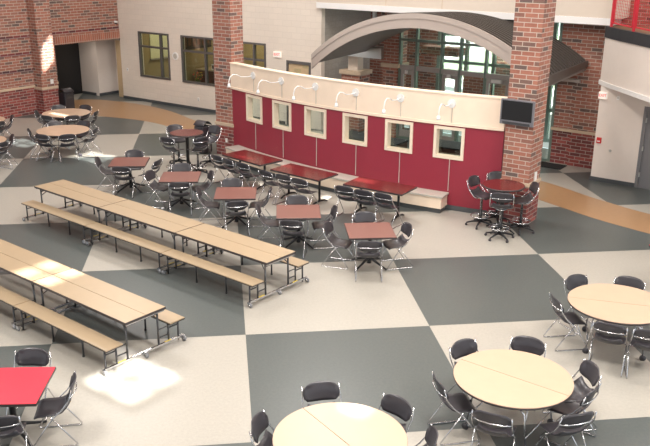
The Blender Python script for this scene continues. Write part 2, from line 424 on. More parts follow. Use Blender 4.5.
# black double door at the back of the recess
dr = empty('door_1', P(-3.4, -1.2)); struct(dr)
def child(o, par):
    o.parent = par; o.matrix_parent_inverse = par.matrix_basis.inverted() if par.rotation_euler.z == 0 else (Matrix.Translation(par.location) @ Matrix.Rotation(par.rotation_euler.z, 4, 'Z')).inverted(); return o
dr.rotation_euler = (0, 0, 0)
def cpart(mb_, name, m, par):
    o = mb_.build(name, m); o.parent = par
    o.matrix_parent_inverse = Matrix.Translation(-Vector(par.location)); return o
mb = MB(); mb.nbox(-2.35, -2.25, -3.1, -1.65, 0, 2.3); cpart(mb, 'door_leaf', M['door_black'], dr)
mb = MB(); mb.nbox(-2.35, -2.25, -1.63, -.1, 0, 2.3); cpart(mb, 'door_leaf', M['door_black'], dr)
mb = MB(); mb.tube([P(-2.2, -1.75, 1.0), P(-2.2, -1.75, 1.25)], .015); mb.tube([P(-2.2, -1.5, 1.0), P(-2.2, -1.5, 1.25)], .015); cpart(mb, 'door_handle', M['gunmetal'], dr)
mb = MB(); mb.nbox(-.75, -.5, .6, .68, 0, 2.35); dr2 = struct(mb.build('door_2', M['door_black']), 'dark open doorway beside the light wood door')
mb = MB(); mb.nbox(-.42, -.02, .12, .18, 0, 2.3); struct(mb.build('door_3', M['wood_door']), 'light wood door at the corner of the recess')
mb = MB(); mb.nbox(-.5, .0, .66, .67, 0, 2.4); struct(mb.build('wall_far_left', M['plaster']))
# small fixtures on the white wall
def plate(n, z, w, h, name, label, cat, m='white', det=None, e=0.0, th=.015, dm='frame'):
    mb = MB(); mb.nbox(n - w / 2, n + w / 2, e - th, e, z - h / 2, z + h / 2)
    o = tag(bevel(mb.build(name, M[m]), .003, 1), label, cat)
    if det:
        k = MB()
        for (dn, dz, ww, hh) in det: k.nbox(n + dn - ww / 2, n + dn + ww / 2, e - th - .006, e - th + .001, z + dz - hh / 2, z + dz + hh / 2)
        k.build('socket' if 'outlet' in name else 'face_detail', M[dm], o)
    return o
mb = MB()
c = P(3.15, 0, 1.96)
def disc_on(mb, c, r, th, nrm=-E, n=20):
    nrm = nrm.normalized(); u = nrm.cross(ZAX).normalized()
    a = [mb.bm.verts.new(c + (u * math.cos(t * 2 * PI / n) + ZAX * math.sin(t * 2 * PI / n)) * r) for t in range(n)]
    b_ = [mb.bm.verts.new(v.co + nrm * th) for v in a]
    fs = [mb.bm.faces.new(a), mb.bm.faces.new(b_)] + [mb.bm.faces.new([a[i], a[(i + 1) % n], b_[(i + 1) % n], b_[i]]) for i in range(n)]
    mb._mark(fs); return mb
disc_on(mb, c, .15, .03); o = tag(mb.build('wall_speaker', M['white']), 'round white speaker on the pale wall between the first two office windows', 'speaker')
mb = MB(); disc_on(mb, c - E * .03, .1, .006); mb.build('speaker_grille', M['granite'], o)
plate(-.0 + .35, 1.2, .09, .13, 'light_switch', 'small light switch on pale wall left of the office windows', 'switch', det=[(0, 0, .02, .05)])
plate(4.28, .42, .09, .13, 'wall_outlet', 'small outlet low on the pale wall under the second office window', 'outlet', det=[(0, .03, .03, .025), (0, -.03, .03, .025)])
def textobj(txt, size, loc, right, m, parent, name='lettering', ext=.004):
    cu = bpy.data.curves.new(name, 'FONT'); cu.body = txt; cu.size = size; cu.extrude = ext; cu.align_x = 'CENTER'; cu.align_y = 'CENTER'
    t = bpy.data.objects.new(name, cu); COL.objects.link(t)
    dg = bpy.context.evaluated_depsgraph_get(); dg.update()
    me = bpy.data.meshes.new_from_object(t.evaluated_get(dg)); bpy.data.objects.remove(t)
    o = bpy.data.objects.new(name, me); COL.objects.link(o); me.materials.clear(); me.materials.append(m)
    r = right.normalized(); nrm = r.cross(ZAX)
    Mx = Matrix((r, ZAX, nrm)).transposed().to_4x4(); Mx.translation = loc
    me.transform(Mx)
    o.parent = parent
    return o
mb = MB(); mb.nbox(8.04, 8.36, -.06, 0, 2.33, 2.52)
ex = tag(mb.build('exit_sign', M['exit_face']), 'white exit sign with red letters on the block wall above the curved red wall', 'exit sign')
textobj('EXIT', .13, P(8.2, -.065, 2.425), N, M['exit_text'], ex)
# door behind the red wall
mb = MB(); mb.nbox(8.58, 8.66, -.02, .1, 0, 2.26).nbox(9.55, 9.63, -.02, .1, 0, 2.26).nbox(8.66, 9.55, -.02, .1, 2.16, 2.26)
d4 = struct(mb.build('door_4', M['frame']))
mb = MB(); mb.nbox(8.66, 9.55, .02, .07, 0, 2.16); mb.build('door_leaf', M['wood_door'], d4)
mb = MB(); mb.nbox(8.9, 9.2, .015, .021, 1.0, 2.0); mb.nbox(9.28, 9.5, .0, .021, 2.05, 2.14); mb.build('glass_pane', M['glass'], d4)

# brick columns
def column(n0, n1, e0, e1, idx, label, top=HC, plug=None):
    r = empty('brick_column', P((n0 + n1) / 2, (e0 + e1) / 2)); tag(r, label, 'column')
    mb = MB(); mb.nbox(n0, n1, e0, e1, 1.0, top); cpart(mb, 'upper_shaft', M['brick'], r)
    mb = MB(); mb.nbox(n0 - .01, n1 + .01, e0 - .01, e1 + .01, 0, .92); cpart(mb, 'base_shaft', M['brick_base'], r)
    mb = MB(); mb.nbox(n0 - .03, n1 + .03, e0 - .03, e1 + .03, .92, 1.0); cpart(mb, 'stone_belt', M['stone'], r)
    return r
column(0, .45, -4.15, -3.5, 1, 'brick pier against the left wall, sunlit patch on its side')
column(9.57, 10.26, -4.65, -4.13, 2, 'brick column at the left end of the curved red wall')
column(19.12, 19.77, -5.4, -4.75, 3, 'brick column at the right end of the curved red wall')
# outlets on columns
mb = MB(); mb.nbox(.45, .475, -3.78, -3.66, 1.1, 1.26); o = tag(mb.build('wall_outlet', M['white']), 'pale outlet cover on the left brick pier above its stone belt', 'outlet')
mb = MB(); mb.nbox(19.78, 19.80, -5.12, -5.0, .98, 1.2); o = tag(mb.build('wall_outlet', M['white']), 'white outlet box on the side of the brick column by the round bar table', 'outlet')
mb = MB(); mb.nbox(9.95, 10.02, -4.68, -4.66, .42, .54); o = tag(mb.build('wall_outlet', M['white']), 'white outlet low on the brick column left of the red wall', 'outlet')
# camera dome on brick header
cd = empty('security_camera', P(0, -.2, 3.05)); tag(cd, 'small white dome camera on the brick above the dark recess', 'camera')
mb = MB(); mb.lathe([(0, .05), (.07, .05), (.08, 0), (.0, 0)], (N.x * .08, N.y * .08, 0), 12); mb.tube([(0, 0, .04), (N.x * .08, N.y * .08, .04)], .03); mb.build('housing', M['white'], cd)
mb = MB(); mb.lathe([(.06, 0), (.045, -.045), (0, -.06)], (N.x * .08, N.y * .08, 0), 12); mb.build('dome', M['black'], cd)

# screen on the right column
tv = empty('wall_screen', P(19.41, -5.5, 2.53)); tag(tv, 'flat black television screen mounted on the brick column', 'television')
mb = MB(); mb.nbox(19.02, 19.80, -5.53, -5.46, 2.30, 2.86); o = cpart(mb, 'screen_housing', M['tvbody'], tv); bevel(o, .01)
mb = MB(); mb.nbox(19.06, 19.76, -5.536, -5.53, 2.40, 2.83); cpart(mb, 'display', M['screen'], tv)
mb = MB(); mb.nbox(19.09, 19.73, -5.545, -5.53, 2.315, 2.37); cpart(mb, 'speaker_bar', M['gunmetal'], tv)
mb = MB(); mb.nbox(19.25, 19.6, -5.46, -5.40, 2.4, 2.7); cpart(mb, 'wall_bracket', M['blackmetal'], tv)
mb = MB(); mb.nbox(19.14, 19.3, -5.47, -5.40, 2.78, 2.86); cpart(mb, 'top_clip', M['gunmetal'], tv)

# upper wall / bulkhead over the entrance
mb = MB(); mb.nbox(9.95, 19.62, -.12, .65, 4.26, HC); struct(mb.build('wall_upper', M['plaster']), 'cream bulkhead above the entrance')
mb = MB(); mb.nbox(9.95, 19.62, -.14, .7, 4.08, 4.26); struct(mb.build('trim_4', M['white']), 'white lower edge of the bulkhead')
mb = MB(); mb.nbox(12.6, 12.62, -.125, -.12, 4.26, HC).nbox(14.55, 14.57, -.125, -.12, 4.26, HC).nbox(17.6, 17.62, -.125, -.12, 4.26, HC); mb.nbox(10, 19.6, -.125, -.12, 4.85, 4.86); struct(mb.build('trim_5', M['stone']), 'thin joints in the bulkhead')
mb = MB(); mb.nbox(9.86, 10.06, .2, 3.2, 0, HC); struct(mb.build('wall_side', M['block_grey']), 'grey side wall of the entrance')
mb = MB(); mb.nbox(10.06, 12.8, 3.0, 3.2, 0, 6); struct(mb.build('wall_entry', M['brick']), 'shadowed brick wall left of the glass')
mb = MB(); mb.nbox(10.06, 19.6, .7, 3.2, 4.5, 4.6); struct(mb.build('ceiling_entry', M['soffit']))
mb = MB(); mb.tube([P(11.75, .6, 2.9), P(11.75, .6, 4.3)], .07, 8); struct(mb.build('trim_6', M['white']), 'white hanger post over the arch')
# piers left of the glass
def pier(n0, n1, z, top, label):
    r = empty('brick_pier', P((n0 + n1) / 2, .9)); tag(r, label, 'pier')
    mb = MB(); mb.nbox(n0, n1, .5, 1.1, 0, z); cpart(mb, 'pier_shaft', M['brick'], r)
    mb = MB(); mb.nbox(n0 - .06, n1 + .06, .44, 1.16, z, z + .13); cpart(mb, 'stone_cap', M['stone'], r)
    if top: mb = MB(); mb.nbox(n0 + .18, n1 - .18, .62, .95, z + .13, 2.9); cpart(mb, 'stub_post', M['plaster'], r)
    else: mb = MB(); mb.nbox(n0, n1, .5, 1.1, z + .13, 4.08); cpart(mb, 'upper_shaft', M['brick'], r)
pier(10.55, 11.3, 1.93, True, 'short brick pier with a stone cap left of the glass'); pier(12.2, 12.72, 2.3, False, 'tall brick pier beside the glass doors')
mb = MB(); mb.nbox(10.5, 12.2, .35, .75, 2.55, 2.9); o = struct(mb.build('trim_7', M['steel']), 'metal box beam between the piers')

# curtain wall
cw = empty('window_4', P(12.8, .65)); struct(cw, 'tall glass entrance front with green grey mullions')
mb = MB(); NS = [12.75, 13.35, 14.25, 14.9, 15.75, 16.6, 17.6, 17.98]
for n in NS: mb.nbox(n - .035, n + .035, .58, .72, 0, 4.08)
for a, b_ in zip(NS, NS[1:]):
    for z in (0.04, 3.2, 4.04): mb.nbox(a + .035, b_ - .035, .59, .71, z - .04, z + .04)
cpart(mb, 'mullion_grid', M['greenalu'], cw)
mb = MB()
for a, b_ in zip(NS, NS[1:]): mb.nbox(a + .035, b_ - .035, .56, .74, 2.26, 2.40)
cpart(mb, 'transom', M['alu'], cw)
for i in (0, 2, 4, 5):
    a, b_ = NS[i] + .06, NS[i + 1] - .06
    mb = MB(); mb.nbox(a, a + .09, .6, .68, .02, 2.24).nbox(b_ - .09, b_, .6, .68, .02, 2.24).nbox(a + .09, b_ - .09, .6, .68, 2.12, 2.24).nbox(a + .09, b_ - .09, .6, .68, .02, .3).nbox(a + .09, b_ - .09, .58, .66, 1.0, 1.06)
    d = cpart(mb, 'glass_door', M['alu'], cw)
    k = MB(); k.nbox(a + .2, b_ - .2, .5, .57, 2.15, 2.25); k.build('door_closer', M['white'], d)
mb = MB()
for a, b_ in zip(NS, NS[1:]):
    for z0, z1 in ((.08, 2.26), (2.40, 3.16), (3.24, 4.0)): mb.nbox(a + .035, b_ - .035, .64, .65, z0, z1)
cpart(mb, 'glass_panes', M['glass'], cw)
# vestibule second glass front, further out
cw2 = empty('window_5', P(12.8, 3.1)); struct(cw2, 'outer glass front of the vestibule')
mb = MB()
for n in (12.85, 13.9, 14.9, 15.9, 16.9, 18.0):
    mb.nbox(n - .05, n + .05, 3.0, 3.15, 0, 4.4)
for a, b_ in ((12.85, 13.9), (13.9, 14.9), (14.9, 15.9), (15.9, 16.9), (16.9, 18.0)):
    for z in (.05, 1.05, 2.3, 3.2): mb.nbox(a + .05, b_ - .05, 3.02, 3.13, z - .05, z + .05)
cpart(mb, 'mullion_grid', M['greenalu'], cw2)
mb = MB(); mb.nbox(12.9, 17.95, 3.06, 3.07, .1, 4.4); cpart(mb, 'glass_panes', M['glass'], cw2)
mb = MB(); mb.nbox(13.9, 14.9, 2.9, 3.0, 0, 2.0).nbox(13.3, 14.6, 1.0, 1.5, 2.75, 3.0)
struct(mb.build('trim_8', M['brick']), 'brick panel between the two glass fronts')
# brick wall right of the glass
mb = MB(); mb.nbox(18.0, 20.4, .62, 1.0, 1.06, 4.9); mb.nbox(18.55, 20.4, .56, .62, 1.06, 4.9)
struct(mb.build('wall_front', M['brick']), 'shaded brick wall right of the glass entrance')
mb = MB(); mb.nbox(18.0, 20.4, .61, 1.0, 0, .98); mb.nbox(18.55, 20.4, .55, .61, 0, .98); struct(mb.build('trim_23', M['brick_base']), 'wine red base of the brick wall by the glass')
mb = MB(); mb.nbox(17.98, 20.4, .52, 1.0, .98, 1.06); struct(mb.build('trim_9', M['stone']))
mb = MB(); mb.nbox(17.8, 18.7, .45, .6, 2.42, 2.5); struct(mb.build('trim_10', M['fascia']), 'narrow ledge under the eave')
mb = MB(); mb.nbox(16.6, 18.6, -.1, .45, .004, .02); tag(mb.build('door_mat', M['mat_black']), 'black entrance mat on the floor before the glass', 'door mat')
# outside
mb = MB(); mb.nbox(-8, 60, 3.3, 60, -.25, -.02); struct(mb.build('ground', M['concrete']), 'pavement outside the entrance')
mb = MB(); mb.nbox(5, 60, 14, 50, -.03, .03); struct(mb.build('lawn', M['grass']), 'lawn beyond the pavement')
mb = MB(); mb.nbox(13.2, 15.3, 7, 7.5, 0, 5.5); struct(mb.build('wall_outer', M['brick']), 'brick wall outside the vestibule')
mb = MB(); mb.nbox(15.9, 16.6, 8, 8.6, 0, 6); struct(mb.build('wall_outer_pier', M['stone']), 'pale pier outside the glass')

# barrel canopy
NC, HWC = 15.22, 3.6
EF, EB = -2.6, .5
NSEG = 44
ts = [-1 + 2 * i / NSEG for i in range(NSEG + 1)]
def vz(t, e):
    q = (e - EF) / (EB - EF); R_, Z_ = 5.45 + .95 * q, 4.30 - .14 * q
    return Z_ - R_ + math.sqrt(R_ * R_ - (t * HWC) ** 2)
def sweep(mb, d0, d1, e0, e1, ts):
    rings = []
    for t in ts:
        n = NC + HWC * t; k = 1 + .1 * abs(t) ** 2
        rings.append([mb.bm.verts.new(q) for q in (P(n, e0, vz(t, e0) - d0 * k), P(n, e0, vz(t, e0) - d1 * k), P(n, e1, vz(t, e1) - d1 * k), P(n, e1, vz(t, e1) - d0 * k))])
    fs = [mb.bm.faces.new(rings[0]), mb.bm.faces.new(rings[-1][::-1])]
    for A, B in zip(rings, rings[1:]):
        for k in range(4): fs.append(mb.bm.faces.new([A[k], A[(k + 1) % 4], B[(k + 1) % 4], B[k]]))
    mb._mark(fs); return mb
cn = empty('barrel_canopy', P(NC, -1)); tag(cn, 'arched entrance canopy with taupe fascia and brown ribbed metal roof', 'canopy')
mb = MB(); sweep(mb, .26, .04, EF + .03, EB, ts); cpart(mb, 'vault', M['soffit'], cn)
mb = MB(); sweep(mb, .04, .02, EF + .03, EB, ts)
for i in range(17):
    e = EF + .12 + i * .19
    if e < EB - .02: sweep(mb, .02, -.03, e, e + .03, ts)
cpart(mb, 'seamed_roof', M['roof'], cn)
mb = MB(); sweep(mb, .13, -.01, EF - .045, EF + .03, ts); cpart(mb, 'fascia_cap', M['fascia'], cn)
mb = MB(); sweep(mb, .38, .132, EF - .03, EF + .03, ts); cpart(mb, 'fascia', M['fascia'], cn)
mb = MB(); nn = NC + HWC
mb.hexa([P(nn - .05, EF + .03, vz(1, EF) - .24), P(nn + .05, EF + .03, vz(1, EF) - .24), P(nn + .05, EB, vz(1, EB) - .18), P(nn - .05, EB, vz(1, EB) - .18), P(nn - .05, EF + .03, vz(1, EF)), P(nn + .05, EF + .03, vz(1, EF)), P(nn + .05, EB, vz(1, EB)), P(nn - .05, EB, vz(1, EB))])
cpart(mb, 'eave_board', M['roof'], cn)

# right wall, door, balcony
RE = -.6
mb = MB()
wall_holes(mb, 19.64, 30, 0, 2.57, [(20.82, 21.9, 0, 2.16)], lambda a, b_, c, d: mb.nbox(a, b_, RE, RE + .25, c, d))
mb.nbox(19.64, 19.9, RE + .25, .6, 0, 2.57)
struct(mb.build('wall_right', M['plaster2']), 'pale wall under the balcony')
UP = [(19.5, -.28), (19.75, -.6), (20.04, -.93), (20.57, -1.46), (21.12, -2.04), (21.8, -2.72), (22.8, -3.6), (24.5, -4.8)]
mb = MB(); mb.poly([P(*q) for q in UP] + [P(24.5, 0), P(19.5, 0)], 2.68, 3.8); struct(mb.build('wall_right_upper', M['plaster2']), 'pale wall volume jutting out under the balcony')
mb = MB(); mb.poly([P(n - .03, e - .03) for n, e in UP] + [P(24.5, .1), P(19.47, .1)], 2.57, 2.68); struct(mb.build('trim_11', M['white']), 'white band along the foot of the jutting wall')
mb = MB(); mb.nbox(19.62, 20.82, RE - .02, RE, 0, .11); struct(mb.build('baseboard_right', M['base']))
mb = MB(); mb.nbox(20.82, 20.9, RE - .02, RE + .1, 0, 2.16).nbox(21.82, 21.9, RE - .02, RE + .1, 0, 2.16).nbox(20.9, 21.82, RE - .02, RE + .1, 2.08, 2.16)
d5 = struct(mb.build('door_5', M['door_grey']))
mb = MB(); mb.nbox(20.9, 21.82, RE + .02, RE + .07, 0, 2.08); mb.build('door_leaf', M['door_grey'], d5)
mb = MB(); mb.nbox(20.895, 20.92, RE - .03, RE + .02, .3, .42).nbox(20.895, 20.92, RE - .03, RE + .02, 1.0, 1.12).nbox(20.895, 20.92, RE - .03, RE + .02, 1.75, 1.87); mb.build('hinge', M['steel'], d5)
mb = MB(); mb.nbox(19.62, 19.84, RE - .06, RE, 2.24, 2.42) 
ex = tag(mb.build('exit_sign', M['exit_face']), 'small white exit sign on the corner of the right wall under its white rail', 'exit sign')
textobj('EXIT', .1, P(19.73, RE - .065, 2.33), N, M['exit_text'], ex)
o = plate(20.12, 2.3, .07, .1, 'wall_sensor', 'tiny white sensor beside the exit sign on the right wall', 'sensor', e=RE, det=[(0, 0, .03, .03)], dm='granite')
mb = MB(); mb.nbox(19.7, 19.82, RE - .05, RE, 1.05, 1.2); o = tag(mb.build('fire_alarm', M['alarm']), 'red fire alarm pull box on the right wall corner', 'fire alarm')
mb = MB(); mb.nbox(19.725, 19.795, RE - .06, RE - .05, 1.09, 1.12); mb.build('pull_handle', M['white'], o)
mb = MB(); disc_on(mb, P(20.08, RE, .88), .035, .02); tag(mb.build('door_stop', M['steel']), 'small round metal fitting low on the right wall', 'fitting')

def bal(n):
    for (a, c), (b_, d) in zip(UP, UP[1:]):
        if n <= b_: return c + (d - c) * (n - a) / (b_ - a) - .02
    return UP[-1][1]
mb = MB(); mb.poly([P(n, e - .06) for n, e in UP] + [P(24.5, -4.5)] + [P(n, e + .12) for n, e in UP[::-1]], 3.8, 4.08)
struct(mb.build('trim_14', M['blackrough']), 'black curved edge board of the balcony')
mb = MB(); mb.poly([P(n, e + .13) for n, e in UP] + [P(29.5, -4.7), P(29.5, 3.4), P(19.5, 3.4)], 3.82, 4.07); struct(mb.build('floor_balcony', M['carpet']), 'rust coloured balcony floor')
mb = MB(); mb.nbox(19.63, 29.5, 3.4, 3.6, 4.07, HC); struct(mb.build('wall_balcony', M['plaster']), 'cream wall behind the balcony')
mb = MB(); mb.nbox(19.62, 19.8, -.1, 3.4, 4.26, HC); struct(mb.build('wall_balcony_side', M['plaster']))
rl = empty('balcony_railing', P(19.7, -.5, 4.08)); tag(rl, 'red mesh railing along the balcony edge at the upper right', 'railing')
posts = [19.68, 20.5, 21.4, 22.5, 23.6]
for q in posts:
    mb = MB(); mb.bar(P(q, bal(q) + .08, 4.08), P(q, bal(q) + .08, 5.2), .06); cpart(mb, 'railing_post', M['rail'], rl)
mb = MB()
for a, b_ in zip(posts, posts[1:]):
    A = lambda t, z: P(a + .05 + (b_ - a - .1) * t, bal(a + (b_ - a) * t) + .08, z)
    for z in (4.18, 5.12): mb.bar(A(0, z), A(1, z), .035)
    for t in (0, 1): mb.bar(A(t, 4.18), A(t, 5.12), .025)
    nn_ = int((b_ - a) / .07)
    for j in range(1, nn_): mb.bar(A(j / nn_, 4.2), A(j / nn_, 5.1), .007)
    for j in range(1, 13): mb.bar(A(0, 4.18 + j * .072), A(1, 4.18 + j * .072), .007)
cpart(mb, 'mesh_panel', M['rail'], rl)
mb = MB(); mb.bar(P(19.68, bal(19.68) + .08, 5.2), P(20.5, bal(20.5) + .08, 5.2), .06, .04).bar(P(20.5, bal(20.5) + .08, 5.2), P(23.6, bal(23.6) + .08, 5.2), .06, .04); cpart(mb, 'handrail', M['rail'], rl)
rl2 = empty('balcony_railing', P(20.3, .2, 4.08)); tag(rl2, 'second red railing running back across the balcony floor', 'railing')
mb = MB()
for i in range(6):
    q = P(20.55 + .05 * i, .1 + i * .55, 0); mb.bar(q + Vector((0, 0, 4.07)), q + Vector((0, 0, 5.15)), .05)
cpart(mb, 'railing_post', M['rail'], rl2)
mb = MB()
for z in (4.2, 5.12): mb.bar(P(20.55, .1, z), P(20.8, 2.85, z), .035)
for i in range(1, 30):
    q0 = P(20.55 + .25 * i / 30, .1 + 2.75 * i / 30, 0); mb.bar(q0 + Vector((0, 0, 4.2)), q0 + Vector((0, 0, 5.1)), .007)
for j in range(1, 12): mb.bar(P(20.55, .1, 4.2 + j * .075), P(20.8, 2.85, 4.2 + j * .075), .007)
cpart(mb, 'mesh_panel', M['rail'], rl2)

# ------------------------------------------------------------------ curved red wall
CW = Vector((11.15, 33.97, 0)); RW = 17.2
def C(ang, r, z=0.0):
    a = D2R(ang); return CW + Vector((math.cos(a) * r, math.sin(a) * r, z))
AL, AR = -143.9, -114.35
WIN = [-139.95, -135.85, -131.6, -127.25, -123.0, -118.65]
HW = 1.26
def cbox(mb, a0, a1, r0, r1, z0, z1, step=1.1):
    n = max(1, int(math.ceil(abs(a1 - a0) / step))); rings = []
    for i in range(n + 1):
        a = a0 + (a1 - a0) * i / n
        rings.append([mb.bm.verts.new(C(a, r, z)) for r, z in ((r0, z0), (r1, z0), (r1, z1), (r0, z1))])
    fs = [mb.bm.faces.new(rings[0]), mb.bm.faces.new(rings[-1][::-1])]
    for A, B in zip(rings, rings[1:]):
        for k in range(4): fs.append(mb.bm.faces.new([A[k], A[(k + 1) % 4], B[(k + 1) % 4], B[k]]))
    mb._mark(fs); return mb
mb = MB()
wall_holes(mb, AL, AR, .12, 2.08, [(w - HW + .15, w + HW - .15, 1.29, 1.98) for w in WIN], lambda a, b_, c, d: cbox(mb, a, b_, RW - .14, RW, c, d))
struct(mb.build('wall_center', M['redwall']), 'curved crimson wall with six square windows')
mb = MB(); cbox(mb, AL, AR, RW - .15, RW + .03, 2.12, 2.78); struct(mb.build('trim_12', M['maple']), 'maple band above the crimson wall')
mb = MB(); cbox(mb, AL, AR, RW - .17, RW + .055, 2.78, 2.81); cbox(mb, AL, AR, RW - .14, RW + .055, 2.06, 2.12); struct(mb.build('trim_13', M['maple']), 'maple cap and lower moulding of the band')
mb = MB(); cbox(mb, AL, AR, RW - .14, RW + .015, 0, .12); struct(mb.build('baseboard_center', M['base']))
for i, w in enumerate(WIN):
    mb = MB(); t = .24
    cbox(mb, w - HW, w - HW + t, RW - .16, RW + .03, 1.25, 2.02); cbox(mb, w + HW - t, w + HW, RW - .16, RW + .03, 1.25, 2.02)
    cbox(mb, w - HW + t, w + HW - t, RW - .16, RW + .03, 1.25, 1.32); cbox(mb, w - HW + t, w + HW - t, RW - .16, RW + .03, 1.95, 2.02)
    o = struct(mb.build('window_%d' % (6 + i), M['cream_wood']), 'square maple framed window in the curved red wall')
    mb = MB(); cbox(mb, w - HW + t, w + HW - t, RW - .15, RW - .14, 1.32, 1.95); mb.build('glass_pane', M['glass'], o)
    # conduit below the lamp
    mb = MB(); cbox(mb, w + .15 - .025, w + .15 + .025, RW + .001, RW + .014, .47, 1.25)
    o = tag(mb.build('cable_strip', M['granite']), 'thin white cable strip below the %s gooseneck lamp on the red wall' % ['leftmost', 'second', 'third', 'fourth', 'fifth', 'rightmost'][i], 'cable strip')
    mb = MB(); cbox(mb, w + .125, w + .175, RW + .03, RW + .04, 2.125, 2.5); mb.build('upper_length', M['granite'], o)
# gooseneck lamps
def make_lamp():
    r = empty('gooseneck_lamp', (0, 0, 0)); tag(r, 'x', 'wall lamp', 'gooseneck lamps over the red wall')
    mb = MB(); disc_on(mb, Vector((0, 0, 0)), .1, .03, Vector((0, -1, 0)), 18); mb.build('mount_plate', M['white'], r)
    mb = MB(); mb.tube([(0, -.02, 0), (0, -.2, -.02), (0, -.42, .0), (0, -.56, .07), (0, -.68, .09), (0, -.78, .03), (0, -.82, -.08), (0, -.82, -.17)], .013, 6); mb.build('arm', M['white'], r)
    mb = MB(); mb.lathe([(.0, 0), (.03, 0), (.04, -.05), (.055, -.09), (.05, -.09), (.0, -.06)], (0, -.82, -.15), 14); mb.build('shade', M['white'], r)
    return Proto(r)
lamp = make_lamp()
for i, w in enumerate(WIN):
    p = C(w + .1, RW + .03, 2.58); a = D2R(w)
    lamp.put(p, a + PI / 2, 'white gooseneck lamp over the %s square window of the red wall' % ['leftmost', 'second from left', 'third from left', 'fourth from left', 'fifth from left', 'rightmost'][i], 'gooseneck lamps over the red wall')
# ledge bench along the wall
lb = empty('ledge_bench', C(-130, RW + .2)); tag(lb, 'low curved maple bench with grey top along the foot of the red wall', 'bench')
mb = MB(); cbox(mb, -142.9, -118.5, RW + .02, RW + .43, .12, .39); cpart(mb, 'bench_box', M['maple'], lb)
mb = MB(); cbox(mb, -142.9, -118.4, RW + .0, RW + .46, .39, .43); cpart(mb, 'bench_top', M['granite'], lb)
mb = MB(); cbox(mb, -142.9, -118.6, RW + .03, RW + .39, .0, .12); cpart(mb, 'kick_base', M['base'], lb)

# things seen through the red wall's windows
def counter(a0_, a1_, r0, r1, h, label):
    r = empty('service_counter', C((a0_ + a1_) / 2, (r0 + r1) / 2)); tag(r, label, 'counter')
    mb = MB(); cbox(mb, a0_, a1_, r0, r1, 0, h - .04); cpart(mb, 'cabinet', M['dark_wood'], r)
    mb = MB(); cbox(mb, a0_ - .05, a1_ + .05, r0 - .03, r1 + .03, h - .04, h); cpart(mb, 'worktop', M['blackrough'], r)
counter(-132.6, -125.6, 15.4, 16.1, 1.1, 'dark counter seen through the third and fourth windows of the red wall')
counter(-123.8, -117.5, 15.2, 15.9, 1.2, 'dark counter seen through the two right windows of the red wall')

# ================================================================== FURNITURE PROTOTYPES
def rr(u, e=.55):  # rounding helper: shrinks width at ends
    return 1 - (1 - e) * max(0, (abs(u * 2 - 1) - .55) / .45) ** 2
def seat_f(u, v):
    # u across, v back->front
    x = (u - .5) * .46 * (1 - .12 * (1 - v)) * (1 - .1 * max(0, (v - .8) / .2) ** 2 - .16 * max(0, (.2 - v) / .2) ** 2)
    y = -.215 + v * .43
    z = .45 - .012 * math.sin(PI * v) + .045 * abs(2 * u - 1) ** 3 * (1 - v) * .8
    if v < .28: z += .10 * ((.28 - v) / .28) ** 1.7; y += .012 * (.28 - v)
    if v > .82: z -= .03 * ((v - .82) / .18) ** 2
    return (x, y, z - .01 * (1 - abs(2 * u - 1)))
def back_f(u, v):
    w = .235 * (1 - .22 * abs(2 * v - 1) ** 4)
    x = (u - .5) * 2 * w
    z = .60 + v * .235 - .02 * abs(2 * u - 1) ** 4 * (1 if v > .5 else -1)
    y = -.215 - .07 * v - .05 * (1 - (2 * u - 1) ** 2) + .02
    return (x, y, z)
def shell_parts(root, dz=0, ext=None):
    mb = MB(); mb.shell(lambda u, v: Vector(seat_f(u, v)) + Vector((0, 0, dz)), 8, 10, .014); mb.build('seat', M['black'], root)
    mb = MB(); mb.shell(lambda u, v: Vector(back_f(u, v)) + Vector((0, 0, dz)), 8, 6, .014); mb.build('backrest', M['black'], root)
def make_chair():
    r = empty('shell_chair', (0, 0, 0)); tag(r, 'x', 'chair')
    shell_parts(r)
    for s in (-1, 1):
        mb = MB(); x = s * .245
        mb.tube([(s * .235, -.27, .80), (x, -.235, .66), (x, -.14, .53), (x, -.02, .42), (x, .10, .26), (x, .255, .03), (x, .245, .012), (x, .2, .011), (x, -.25, .011), (x, -.285, .012), (x, -.29, .035), (x, -.14, .24), (x, -.02, .405)], .009, 6)
        mb.build('side_frame', M['chrome'], r)
    mb = MB(); mb.tube([(-.245, -.0, .415), (.245, -.0, .415)], .010, 6); mb.build('cross_bar', M['chrome'], r)
    mb = MB(); mb.tube([(-.24, -.245, .69), (-.14, -.285, .69), (0, -.30, .69), (.14, -.285, .69), (.24, -.245, .69)], .009, 6); mb.build('back_rail', M['chrome'], r)
    return Proto(r)
